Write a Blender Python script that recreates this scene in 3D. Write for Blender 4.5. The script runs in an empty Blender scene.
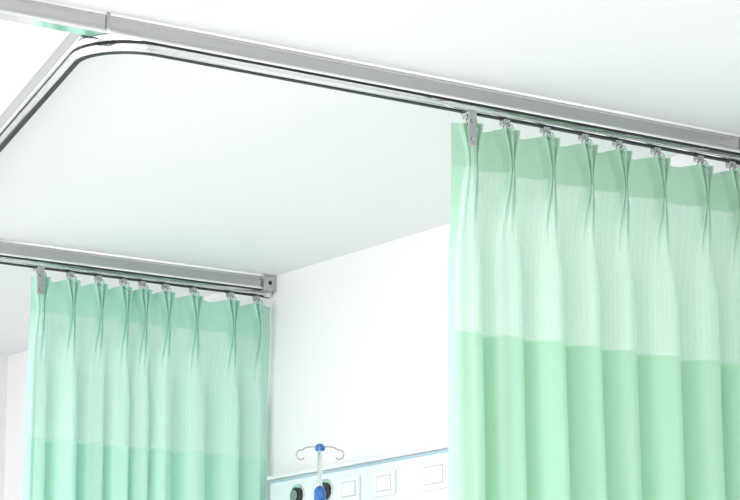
import bpy, bmesh, math, random
from mathutils import Vector, Matrix
random.seed(4)
sc=bpy.context.scene
try:
    sc.view_settings.view_transform='Standard'
    sc.view_settings.look='None'
except Exception as e: print(e)

# ---------------- materials
def mat(name,col,rough=0.5,metal=0.0,bump=0,bscale=200,emit=None,estr=0,coat=0):
    m=bpy.data.materials.new(name); m.use_nodes=True
    nt=m.node_tree; b=nt.nodes['Principled BSDF']
    b.inputs['Base Color'].default_value=(*col,1); b.inputs['Roughness'].default_value=rough
    b.inputs['Metallic'].default_value=metal
    if coat: b.inputs['Coat Weight'].default_value=coat
    if emit:
        b.inputs['Emission Color'].default_value=(*emit,1); b.inputs['Emission Strength'].default_value=estr
    tc=nt.nodes.new('ShaderNodeTexCoord'); n=nt.nodes.new('ShaderNodeTexNoise')
    n.inputs['Scale'].default_value=bscale
    nt.links.new(tc.outputs['Object'],n.inputs['Vector'])
    if bump:
        bp=nt.nodes.new('ShaderNodeBump'); bp.inputs['Strength'].default_value=bump; bp.inputs['Distance'].default_value=0.002
        nt.links.new(n.outputs['Fac'],bp.inputs['Height']); nt.links.new(bp.outputs['Normal'],b.inputs['Normal'])
    return m
M_ceil=mat('ceiling_paint',(0.885,0.895,0.90),0.8,bump=0.05)
M_wall=mat('wall_paint',(0.91,0.905,0.91),0.75,bump=0.05)
M_floor=mat('vinyl_floor',(0.82,0.815,0.82),0.45,bump=0.03)
M_alu=mat('brushed_steel',(0.50,0.50,0.495),0.14,1.0,bump=0.01,bscale=60)
M_lip=mat('polished_lip',(0.90,0.90,0.90),0.06,1.0)
M_chrome=mat('chrome',(0.78,0.79,0.79),0.04,1.0)
M_dark=mat('dark_slot',(0.02,0.025,0.025),0.6)
M_clip=mat('steel_clip',(0.42,0.44,0.44),0.18,0.95)
M_white=mat('white_plastic',(0.86,0.87,0.88),0.35)
M_panel=mat('panel_enamel',(0.80,0.85,0.875),0.35)
M_cyan=mat('cyan_strip',(0.36,0.57,0.66),0.4)
M_blue=mat('blue_plastic',(0.03,0.16,0.50),0.35)
M_gasket=mat('black_rubber',(0.03,0.035,0.04),0.5)
M_lamp=mat('lamp_diffuser',(0.9,0.9,0.9),0.5,emit=(1,1,1),estr=2.0)
M_gap=mat('shadow_gap',(0.50,0.52,0.54),0.7)

def fabric(name,col,trans_col,alpha_mesh=False,tw=0.28):
    m=bpy.data.materials.new(name); m.use_nodes=True; nt=m.node_tree; nt.nodes.clear(); L=nt.links
    out=nt.nodes.new('ShaderNodeOutputMaterial')
    uv=nt.nodes.new('ShaderNodeUVMap')
    d=nt.nodes.new('ShaderNodeBsdfDiffuse'); t=nt.nodes.new('ShaderNodeBsdfTranslucent')
    t.inputs['Color'].default_value=(*trans_col,1)
    mx=nt.nodes.new('ShaderNodeMixShader'); mx.inputs[0].default_value=tw
    mp=nt.nodes.new('ShaderNodeMapping'); mp.inputs['Scale'].default_value=(260,60,1) if not alpha_mesh else (110,190,1)
    L.new(uv.outputs['UV'],mp.inputs['Vector'])
    n=nt.nodes.new('ShaderNodeTexNoise'); n.inputs['Scale'].default_value=1.0; n.inputs['Detail'].default_value=2
    L.new(mp.outputs['Vector'],n.inputs['Vector'])
    fac=n.outputs['Fac']
    def mth(op,a,b=None,c=None):
        q=nt.nodes.new('ShaderNodeMath'); q.operation=op
        for i,x in enumerate((a,b,c)):
            if x is None: continue
            if isinstance(x,(int,float)): q.inputs[i].default_value=x
            else: L.new(x,q.inputs[i])
        return q.outputs[0]
    if alpha_mesh:
        sp=nt.nodes.new('ShaderNodeSeparateXYZ'); L.new(uv.outputs['UV'],sp.inputs[0])
        su=mth('SINE',mth('MULTIPLY',sp.outputs['X'],2*math.pi/0.020))
        sv=mth('SINE',mth('MULTIPLY',sp.outputs['Y'],2*math.pi/0.0095))
        g=mth('ADD',mth('MULTIPLY',su,0.035),mth('MULTIPLY',mth('MULTIPLY',su,sv),0.07))
        fac=mth('ADD',g,mth('ADD',mth('MULTIPLY',n.outputs['Fac'],0.5),0.25))
    cr=nt.nodes.new('ShaderNodeValToRGB')
    k=0.03 if not alpha_mesh else 0.07
    cr.color_ramp.elements[0].position=0.3; cr.color_ramp.elements[1].position=0.7
    cr.color_ramp.elements[0].color=(*[c*(1-k) for c in col],1)
    cr.color_ramp.elements[1].color=(*[min(1,c*(1+k*0.6)) for c in col],1)
    L.new(fac,cr.inputs['Fac']); L.new(cr.outputs['Color'],d.inputs['Color'])
    L.new(d.outputs[0],mx.inputs[1]); L.new(t.outputs[0],mx.inputs[2])
    if alpha_mesh:
        tr=nt.nodes.new('ShaderNodeBsdfTransparent')
        tr.inputs['Color'].default_value=(0.93,1,0.96,1)
        m2=nt.nodes.new('ShaderNodeMixShader')
        mr=nt.nodes.new('ShaderNodeMapRange')
        mr.inputs['From Min'].default_value=0.3; mr.inputs['From Max'].default_value=0.7
        mr.inputs['To Min'].default_value=0.20; mr.inputs['To Max'].default_value=0.09
        L.new(fac,mr.inputs['Value']); L.new(mr.outputs['Result'],m2.inputs[0])
        L.new(mx.outputs[0],m2.inputs[1]); L.new(tr.outputs[0],m2.inputs[2])
        L.new(m2.outputs[0],out.inputs[0])
    else: L.new(mx.outputs[0],out.inputs[0])
    return m

# ---------------- helpers
def link(o,parent=None,m=None):
    sc.collection.objects.link(o)
    if parent: o.parent=parent
    if m: o.data.materials.append(m)
    return o
def mesh_obj(name,bm,m=None,parent=None,smooth=False):
    me=bpy.data.meshes.new(name); bmesh.ops.recalc_face_normals(bm,faces=bm.faces); bm.to_mesh(me); bm.free()
    if smooth:
        for p in me.polygons: p.use_smooth=True
    return link(bpy.data.objects.new(name,me),parent,m)
def add_box(bm,lo,hi,bev=0,mi=0):
    r=bmesh.ops.create_cube(bm,size=1); vs=r['verts']
    for v in vs:
        v.co=Vector([lo[i]+(v.co[i]+0.5)*(hi[i]-lo[i]) for i in range(3)])
    fs=set(f for v in vs for f in v.link_faces)
    if bev:
        es=list(set(e for v in vs for e in v.link_edges))
        r=bmesh.ops.bevel(bm,geom=es,offset=bev,segments=2,affect='EDGES',profile=0.5)
        fs=set(r['faces'])|set(f for f in fs if f.is_valid)
    for f in fs:
        if f.is_valid: f.material_index=mi
def box(name,lo,hi,m,parent=None,bev=0):
    bm=bmesh.new(); add_box(bm,lo,hi,bev); return mesh_obj(name,bm,m,parent)
def empty(name,loc=(0,0,0)):
    e=bpy.data.objects.new(name,None); e.location=(0,0,0); e.empty_display_size=0.1; sc.collection.objects.link(e); return e
def sweep(name,path,profile,m,parent=None,smooth=False):
    bm=bmesh.new(); rings=[]
    P=[Vector(p) for p in path]
    for i,p in enumerate(P):
        a=(P[i]-P[i-1]).normalized() if i>0 else None
        b=(P[i+1]-P[i]).normalized() if i<len(P)-1 else None
        t=(a or b) if not (a and b) else (a+b).normalized()
        n=Vector((-t.y,t.x)); k=1.0
        if a and b: k=1/max(0.3,n.dot(Vector((-a.y,a.x))))
        rings.append([bm.verts.new((p.x+n.x*o*k,p.y+n.y*o*k,z)) for o,z in profile])
    N=len(profile)
    for i in range(len(rings)-1):
        for j in range(N):
            bm.faces.new((rings[i][j],rings[i][(j+1)%N],rings[i+1][(j+1)%N],rings[i+1][j]))
    bm.faces.new(rings[0]); bm.faces.new(rings[-1][::-1])
    return mesh_obj(name,bm,m,parent,smooth)
def add_tube(bm,pts,r,seg=10,mi=0,closed=False):
    P=[Vector(p) for p in pts]; rings=[]; n=len(P); up=None
    for i,p in enumerate(P):
        if closed: t=(P[(i+1)%n]-P[i-1]).normalized()
        else: t=(P[min(i+1,n-1)]-P[max(i-1,0)]).normalized()
        if up is None:
            up=Vector((0,0,1)) if abs(t.z)<0.9 else Vector((1,0,0))
        s=t.cross(up).normalized(); up=s.cross(t).normalized()
        rr=r[i] if isinstance(r,(list,tuple)) else r
        rings.append([bm.verts.new(p+(s*math.cos(a)+up*math.sin(a))*rr) for a in [2*math.pi*k/seg for k in range(seg)]])
    fs=[]
    for i in range(n if closed else n-1):
        A=rings[i];B=rings[(i+1)%n]
        for j in range(seg): fs.append(bm.faces.new((A[j],A[(j+1)%seg],B[(j+1)%seg],B[j])))
    if not closed: fs.append(bm.faces.new(rings[0])); fs.append(bm.faces.new(rings[-1][::-1]))
    for f in fs: f.material_index=mi; f.smooth=len(f.verts)==4
def tube(name,pts,r,m,parent=None,seg=12):
    bm=bmesh.new(); add_tube(bm,pts,r,seg); me=bpy.data.meshes.new(name); bm.to_mesh(me); bm.free()
    return link(bpy.data.objects.new(name,me),parent,m)

# ---------------- room shell
XW=6.155; YB=12.28; X0=-3.0; Y0=-1.8; ZC=2.8
box('floor',(X0,Y0,-0.1),(XW+0.15,YB+0.15,0),M_floor)
box('ceiling',(X0,Y0,ZC),(XW+0.15,YB+0.15,ZC+0.12),M_ceil)
box('wall_right',(XW,Y0,0),(XW+0.15,YB+0.15,ZC),M_wall)
box('wall_back',(X0,YB,0),(XW,YB+0.15,ZC),M_wall)
box('wall_front_blocker',(X0,Y0-0.15,0),(XW+0.15,Y0,ZC),M_wall)  # unseen wall, added to shut out front light so it comes from the left
box('baseboard_right',(XW-0.015,Y0,0),(XW,YB-0.015,0.1),M_white)
box('baseboard_back',(X0,YB-0.015,0),(XW-0.015,YB,0.1),M_white)

# ---------------- ceiling light panels
def lightpanel(cx,cy,name,lx=1.2,ly=0.6,power=24):
    e=empty(name)
    box('frame',(cx-lx/2,cy-ly/2,ZC-0.012),(cx+lx/2,cy+ly/2,ZC),M_white,e,0.003)
    box('diffuser',(cx-lx/2+0.03,cy-ly/2+0.03,ZC-0.016),(cx+lx/2-0.03,cy+ly/2-0.03,ZC-0.010),M_lamp,e)
    l=bpy.data.lights.new('panel_lamp','AREA'); l.shape='RECTANGLE'; l.size=lx-0.08; l.size_y=ly-0.08; l.energy=power
    o=bpy.data.objects.new('panel_lamp',l); o.location=(cx,cy,ZC-0.02); sc.collection.objects.link(o); o.parent=e
lightpanel(3.755-0.6,6.382-0.3,'added_light_panel')
lightpanel(0.2,6.082,'added_light_panel')  # this and the panels below are out of view, added for floor bounce
lightpanel(3.155,2.6,'added_light_panel')
lightpanel(1.2,10.9,'added_light_panel',power=40)
lightpanel(1.2,8.6,'added_light_panel',power=40)  # hidden panel added to brighten the far curtain and back wall
lightpanel(0.2,2.6,'added_light_panel')

# ---------------- rails
BOX=[(-0.024,2.738),(0.024,2.738),(0.024,2.748),(0.0225,2.752),(0.0225,2.783),(0.024,2.787),(0.024,2.80),(-0.024,2.80),(-0.024,2.787),(-0.0225,2.783),(-0.0225,2.752),(-0.024,2.748)]
LIP=[(-0.027,2.732),(0.027,2.732),(0.0285,2.736),(0.027,2.741),(-0.027,2.741),(-0.0285,2.736)]
LIPT=[(-0.0255,2.791),(0.0255,2.791),(0.028,2.7995),(-0.028,2.7995)]
def cprof():
    pts=[]
    w=0.018; z0=2.703; z1=2.731; r=0.012
    for cx,cz,a0 in [(w-r,z1-r*0.3-0.002,0),( -(w-r),z1-r*0.3-0.002,90),(-(w-r),z0+r,180),(w-r,z0+r,270)]:
        for k in range(7):
            a=math.radians(a0+k*15)
            rr=r if a0>=180 else r*0.3
            pts.append((cx+math.cos(a)*r,cz+math.sin(a)*rr))
    return pts
CH=cprof()
SLOT=[(-0.008,2.700),(0.008,2.700),(0.008,2.706),(-0.008,2.706)]
GAP_LINE=[(-0.016,2.727),(0.016,2.727),(0.016,2.737),(-0.016,2.737)]  # dark strip painted as the shaded underside line between beam and channel
def arc_path(a,v,b,rad,n=14):
    a,v,b=Vector(a),Vector(v),Vector(b)
    u1=(a-v).normalized();u2=(b-v).normalized()
    ang=u1.angle(u2); d=rad/math.tan(ang/2)
    c=v+(u1+u2).normalized()*(rad/math.sin(ang/2))
    p1=v+u1*d;p2=v+u2*d
    a1=math.atan2(p1.y-c.y,p1.x-c.x);a2=math.atan2(p2.y-c.y,p2.x-c.x)
    da=(a2-a1+math.pi)%(2*math.pi)-math.pi
    return [tuple(a)]+[(c.x+rad*math.cos(a1+da*k/n),c.y+rad*math.sin(a1+da*k/n)) for k in range(n+1)]+[tuple(b)]
YM=6.54; YF=9.64
VX=3.53; sk=Vector((0.256,0.967))
end=(VX+sk.x*3.12/0.967,YM+3.06)
def beam(p0,p1,e,nm):
    sweep(nm,[p0,p1],BOX,M_alu,e); sweep(nm+'_lower_lip',[p0,p1],LIP,M_lip,e); sweep(nm+'_upper_lip',[p0,p1],LIPT,M_lip,e)
e=empty('curtain_track')
beam((XW,YM),(0.8,YM),e,'box_beam')
path=arc_path((XW-0.012,YM),(VX,YM),end,0.17)
sweep('chrome_channel',path,CH,M_chrome,e,True)
sweep('channel_slot',path,SLOT,M_dark,e)
sweep('channel_gap_line',path,GAP_LINE,M_dark,e)
s0=(VX+sk.x*0.05,YM+sk.y*0.05)
beam(s0,end,e,'side_beam')
box('wall_flange',(XW-0.012,YM-0.035,2.69),(XW,YM+0.035,2.80),M_alu,e,0.004)
box('beam_joint',(3.56,YM-0.029,2.733),(3.572,YM+0.029,2.80),M_clip,e,0.001)
e=empty('curtain_track')
beam((XW,YF),(0.8,YF),e,'box_beam')
fp=[(XW-0.012,YF),(0.8,YF)]
sweep('chrome_channel',fp,CH,M_chrome,e,True)
sweep('channel_slot',fp,SLOT,M_dark,e)
sweep('channel_gap_line',fp,GAP_LINE,M_dark,e)
box('end_bracket',(XW-0.07,YF-0.038,2.725),(XW,YF+0.038,2.80),M_alu,e,0.004)
bm=bmesh.new(); add_tube(bm,[(XW-0.035,YF-0.036,2.762),(XW-0.035,YF-0.040,2.762)],0.010,14)
mesh_obj('bracket_hole',bm,M_dark,e)  # dark disc stands in for the shade inside the bracket hole
bm=bmesh.new(); add_tube(bm,[(XW-0.03,YF,2.735),(XW-0.03,YF,2.70)],0.02,16); mesh_obj('end_cap',bm,M_chrome,e,True)

# ---------------- curtains
def curtain(name,y,pleats,x0,x1,mats,seed,zt=2.665,zb=0.25):
    rnd=random.Random(seed)
    e=empty(name)
    bounds=[x0]+[(pleats[i]+pleats[i+1])/2 for i in range(len(pleats)-1)]+[x1]
    head=0.148; mesh_h=0.715
    zs=[0,0.004]+[0.01*k for k in range(1,14)]+[0.139,head]
    zz=head
    while zz<mesh_h-0.035: zz+=0.02; zs.append(zz)
    zs+= [mesh_h-0.014,mesh_h-0.012,mesh_h]
    zz=mesh_h
    H=zt-zb
    while zz<H-0.05: zz+=0.05; zs.append(zz)
    zs.append(H)
    NS=64
    par=[dict(a=rnd.uniform(0.65,1.3),b=rnd.uniform(0.4,1.1),ph=rnd.uniform(-1,1),sh=rnd.uniform(-1,1),k=rnd.uniform(-1,1),as_=rnd.uniform(-0.3,0.3)) for _ in pleats]
    bm=bmesh.new(); uvl=bm.loops.layers.uv.new('UVMap')
    rows=[]
    def sm(t):
        t=max(0,min(1,t)); return t*t*(3-2*t)
    cols=[]
    for i,c in enumerate(pleats):
        for k in range(NS+(1 if i==len(pleats)-1 else 0)):
            cols.append((i,k/NS))
    UF=0.62
    for z in zs:
        row=[]
        w=0.046-0.036*sm(z/0.13)**0.8+0.012*sm((z-0.135)/0.14)
        low=sm((z-0.12)/0.42)
        fw=1-sm((z-0.135)/0.28)
        for (i,f) in cols:
            c=pleats[i];L=bounds[i];R=bounds[i+1];p=par[i]
            u=(f-0.5)*2; au=abs(u); sg=1 if u>=0 else -1
            half=(R-c) if u>=0 else (c-L)
            xe_lin=c+u*half
            wt=min(w,half*0.75)
            if au<UF:
                xx=c+u/UF*wt
                t=au/UF
                fing=(0.10+0.90*abs(math.cos(t*math.pi*1.5))**0.8)*(1-t**6)
                fy=0.048*fing
            else:
                t=(au-UF)/(1-UF)
                xx=c+sg*(wt+(half-wt)*t)
                fy=-0.018*math.sin(math.pi*t*0.5)
            sc_end=0.35 if ((i==0 and u<0) or (i==len(pleats)-1 and u>0)) else 1
            s=abs(math.cos(math.pi*u/2))
            ridge=(s**0.7)*2-1
            cosr=math.cos(math.pi*u)
            prof=0.5*ridge+0.5*cosr
            grow=1+0.25*sm((z-0.6)/1.2)
            amp=0.046*grow*(1+(p['a']-1)*math.sin(math.pi*f))
            broad=prof*amp
            sec=math.sin(2*math.pi*u+p['ph']*2)*0.009*p['b']*math.sin(math.pi*f)
            skew=p['as_']*half*(1-u*u)*0.45
            om=0.020*math.sin(math.pi*u)
            drift=(z*0.010*p['k']+0.005*p['sh']*math.sin(2.1*z+p['ph']*3))*math.sin(math.pi*f)
            X=xx*(1-low)+(xe_lin+skew+om*0.55)*low+drift*low
            Y=y-(fy*fw*sc_end+broad*low*(0.5+0.5*sc_end)+sec*low)
            Y+=0.0016*math.sin(30*X+7*z+p['ph']*4)*low*math.sin(math.pi*f)
            sag=0.013*(sm((au-0.3)/0.7))*(1-sm(z/0.12))*sc_end
            rise=0.004*math.cos(min(1,au/UF)*math.pi*1.5)*(1-sm(z/0.04)) if au<UF else 0
            X=min(X,XW-0.006)
            row.append(bm.verts.new((X,Y,zt-z-sag+rise)))
        rows.append(row)
    for r in range(len(rows)-1):
        zc=(zs[r]+zs[r+1])/2
        mi=0 if zc<head else (1 if zc<mesh_h-0.012 else 2)
        for j in range(len(cols)-1):
            f=bm.faces.new((rows[r][j],rows[r+1][j],rows[r+1][j+1],rows[r][j+1]))
            hem = mi==1 and (j<10 or j>len(cols)-12)
            f.material_index=2 if hem else mi; f.smooth=True
            for lp,(a,b) in zip(f.loops,((r,j),(r+1,j),(r+1,j+1),(r,j+1))):
                i,ff=cols[b]; lp[uvl].uv=((i+ff)*0.3,zs[a])
    me=bpy.data.meshes.new('fabric'); bm.to_mesh(me); bm.free()
    o=link(bpy.data.objects.new('fabric',me),e)
    for m in mats: me.materials.append(m)
    # gliders and hooks
    bm=bmesh.new()
    for i,c in enumerate(pleats):
        yy=y
        add_box(bm,(c-0.015,yy-0.014,2.680),(c+0.015,yy+0.012,2.702),0.003,0)
        add_tube(bm,[(c,yy-0.018,2.692),(c,yy+0.014,2.692)],0.006,12,0)
        ring=[(c+0.013*math.sin(a)-0.006,yy-0.016,2.668+0.015*math.cos(a)) for a in [2*math.pi*k/14 for k in range(14)]]
        add_tube(bm,ring,0.0024,6,0,True)
        ring=[(c+0.008*math.sin(a)+0.012,yy-0.020,2.672+0.010*math.cos(a)) for a in [2*math.pi*k/12 for k in range(12)]]
        add_tube(bm,ring,0.0020,6,0,True)
        add_tube(bm,[(c-0.012,yy-0.03,2.672),(c-0.020,yy-0.028,2.660),(c-0.008,yy-0.040,2.652),(c,yy-0.050,2.640),(c,yy-0.052,2.615)],0.0022,6,0)
    c=pleats[0]-0.022
    add_box(bm,(c-0.019,y-0.058,2.575),(c+0.015,y-0.052,2.690),0.003,1)
    add_box(bm,(c-0.019,y-0.058,2.684),(c+0.015,y-0.010,2.698),0.003,1)
    for z in (2.597,2.660):
        add_tube(bm,[(c-0.002,y-0.058,z),(c-0.002,y-0.062,z)],0.007,12,0)
    me=bpy.data.meshes.new('gliders_and_hooks'); bmesh.ops.recalc_face_normals(bm,faces=bm.faces); bm.to_mesh(me); bm.free()
    o=link(bpy.data.objects.new('gliders_and_hooks',me),e); me.materials.append(M_clip); me.materials.append(M_alu)
g1=[fabric('curtain_header',(0.51,0.76,0.60),(0.49,0.78,0.57)),
    fabric('curtain_net',(0.65,0.87,0.74),(0.62,0.88,0.71),True),
    fabric('curtain_cloth',(0.52,0.82,0.62),(0.49,0.83,0.58))]
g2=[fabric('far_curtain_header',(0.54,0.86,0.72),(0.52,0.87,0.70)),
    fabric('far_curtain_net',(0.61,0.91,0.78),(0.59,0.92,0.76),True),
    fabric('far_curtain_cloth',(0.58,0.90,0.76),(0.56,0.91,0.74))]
PL1=[4.940,5.094,5.266,5.433,5.585,5.759,5.960,6.112]
PL2=[4.972,5.117,5.254,5.379,5.474,5.591,5.735,5.929,6.070]
curtain('privacy_curtain',YM,PL1,4.875,6.149,g1,3)
curtain('privacy_curtain',YF,PL2,4.935,6.149,g2,8)

# ---------------- bed head unit
e=empty('bed_head_wall_panel')
ya,yb=6.75,9.55
box('housing',(6.095,ya,1.60),(XW,yb,1.855),M_panel,e,0.006)
box('top_ledge',(6.080,ya-0.005,1.855),(XW,yb+0.005,1.872),M_white,e,0.004)
box('accent_strip',(6.090,ya,1.841),(6.098,yb,1.850),M_cyan,e,0.001)
box('bottom_rail',(6.088,ya-0.003,1.59),(XW,yb+0.003,1.61),M_alu,e,0.004)
def socket(yc,w=0.15,h=0.105,z=1.755):
    box('socket_plate',(6.083,yc-w/2,z-h/2),(6.096,yc+w/2,z+h/2),M_white,e,0.004)
    box('socket_rocker',(6.079,yc-w*0.32,z-h*0.28),(6.085,yc+w*0.32,z+h*0.28),M_white,e,0.003)
    box('socket_joint',(6.0815,yc-w*0.345,z-h*0.31),(6.0835,yc+w*0.345,z+h*0.31),M_gap,e)
for yc in (8.913,8.655): socket(yc)
socket(8.304,0.19,0.12)
socket(7.9); socket(7.4)
for yc in (9.32,9.10):
    bm=bmesh.new()
    add_tube(bm,[(6.096,yc,1.765),(6.086,yc,1.765)],0.052,28,0)
    add_tube(bm,[(6.086,yc,1.765),(6.076,yc,1.765)],0.036,28,1)
    add_tube(bm,[(6.077,yc,1.765),(6.066,yc,1.765)],0.024,24,2)
    add_box(bm,(6.068,yc-0.008,1.70),(6.088,yc+0.008,1.73),0.002,2)
    me=bpy.data.meshes.new('gas_outlet'); bmesh.ops.recalc_face_normals(bm,faces=bm.faces); bm.to_mesh(me); bm.free()
    o=link(bpy.data.objects.new('gas_outlet',me),e)
    for m in (M_chrome,M_gasket,M_clip): me.materials.append(m)

# ---------------- IV stand
e=empty('iv_drip_stand')
px,py=5.85,8.783
tube('inner_pole',[(px,py,1.3),(px,py,1.90)],0.010,M_chrome,e,16)
tube('outer_pole',[(px,py,0.14),(px,py,1.70)],0.0145,M_chrome,e,16)
bm=bmesh.new(); add_tube(bm,[(px,py,1.885),(px,py,1.89),(px,py,1.905),(px,py,1.915)],[0.014,0.021,0.021,0.010],18); mesh_obj('hook_hub',bm,M_blue,e)
bm=bmesh.new(); add_tube(bm,[(px,py,1.66),(px,py,1.67),(px,py,1.72),(px,py,1.735)],[0.018,0.024,0.024,0.016],18)
add_tube(bm,[(px,py,1.695),(px-0.03,py-0.045,1.695)],0.008,10); add_tube(bm,[(px-0.03,py-0.045,1.695),(px-0.04,py-0.06,1.695)],0.014,14)
mesh_obj('height_clamp',bm,M_blue,e)
Rt=Vector((.8212,-.5706,0)); Fw=Vector((.5706,.8212,0))
for k,dv in enumerate((Rt,-Rt,Fw,-Fw)):
    c=Vector((px,py,1.90)); pts=[c,c+dv*0.03+Vector((0,0,0.004)),c+dv*0.06+Vector((0,0,0.0)),c+dv*0.075+Vector((0,0,-0.010))]
    cc=c+dv*0.080+Vector((0,0,-0.030))
    for a in range(100,-150,-20):
        a=math.radians(a); pts.append(cc+dv*(0.018*math.cos(a))+Vector((0,0,0.020*math.sin(a))))
    if k>1: pts=[c+(p-c)*0.75 for p in pts]
    tube('hook_arm',pts,0.0030,M_clip,e,8)
bm=bmesh.new(); add_tube(bm,[(px,py,0.10),(px,py,0.16)],0.035,20)
for k in range(5):
    a=2*math.pi*k/5; dx,dy=math.cos(a),math.sin(a)
    r=0.24
    ex,ey=px+dx*r,py+dy*r
    add_tube(bm,[(px,py,0.13),(px+dx*0.14,py+dy*0.14,0.11),(ex,ey,0.085)],[0.016,0.014,0.011],10)
    add_tube(bm,[(ex-dy*0.012,ey+dx*0.012,0.03),(ex+dy*0.012,ey-dx*0.012,0.03)],0.03,18,1)
    add_tube(bm,[(ex,ey,0.09),(ex,ey,0.03)],0.007,8)
me=bpy.data.meshes.new('castor_base'); bmesh.ops.recalc_face_normals(bm,faces=bm.faces); bm.to_mesh(me); bm.free()
o=link(bpy.data.objects.new('castor_base',me),e); me.materials.append(M_chrome); me.materials.append(M_gasket)

# ---------------- light
w=bpy.data.worlds.new('daylight'); sc.world=w; w.use_nodes=True
bg=w.node_tree.nodes['Background']; bg.inputs[0].default_value=(0.99,0.985,1.0,1); bg.inputs[1].default_value=1.7
def area(name,loc,target,sx,sy,power,col=(1,1,1)):
    l=bpy.data.lights.new(name,'AREA'); l.shape='RECTANGLE'; l.size=sx; l.size_y=sy; l.energy=power; l.color=col
    o=bpy.data.objects.new(name,l); o.location=loc; sc.collection.objects.link(o)
    o.rotation_euler=(Vector(target)-Vector(loc)).to_track_quat('-Z','Y').to_euler()
area('side_fill_light',(-2.6,7.0,1.2),(6,8.0,1.2),8,2.0,165,(0.99,0.985,1.0))  # added fill lamp at the open left side, no window there

# ---------------- camera
cam=bpy.data.cameras.new('camera'); co=bpy.data.objects.new('camera',cam); sc.collection.objects.link(co)
cam.sensor_width=36; cam.lens=2554/740*36; cam.clip_end=100
co.location=(0,0,0.5); th=math.atan(542/2554)
d=Vector((math.cos(th)*.5706,math.cos(th)*.8212,math.sin(th)))
co.rotation_euler=d.to_track_quat('-Z','Y').to_euler()
sc.camera=co
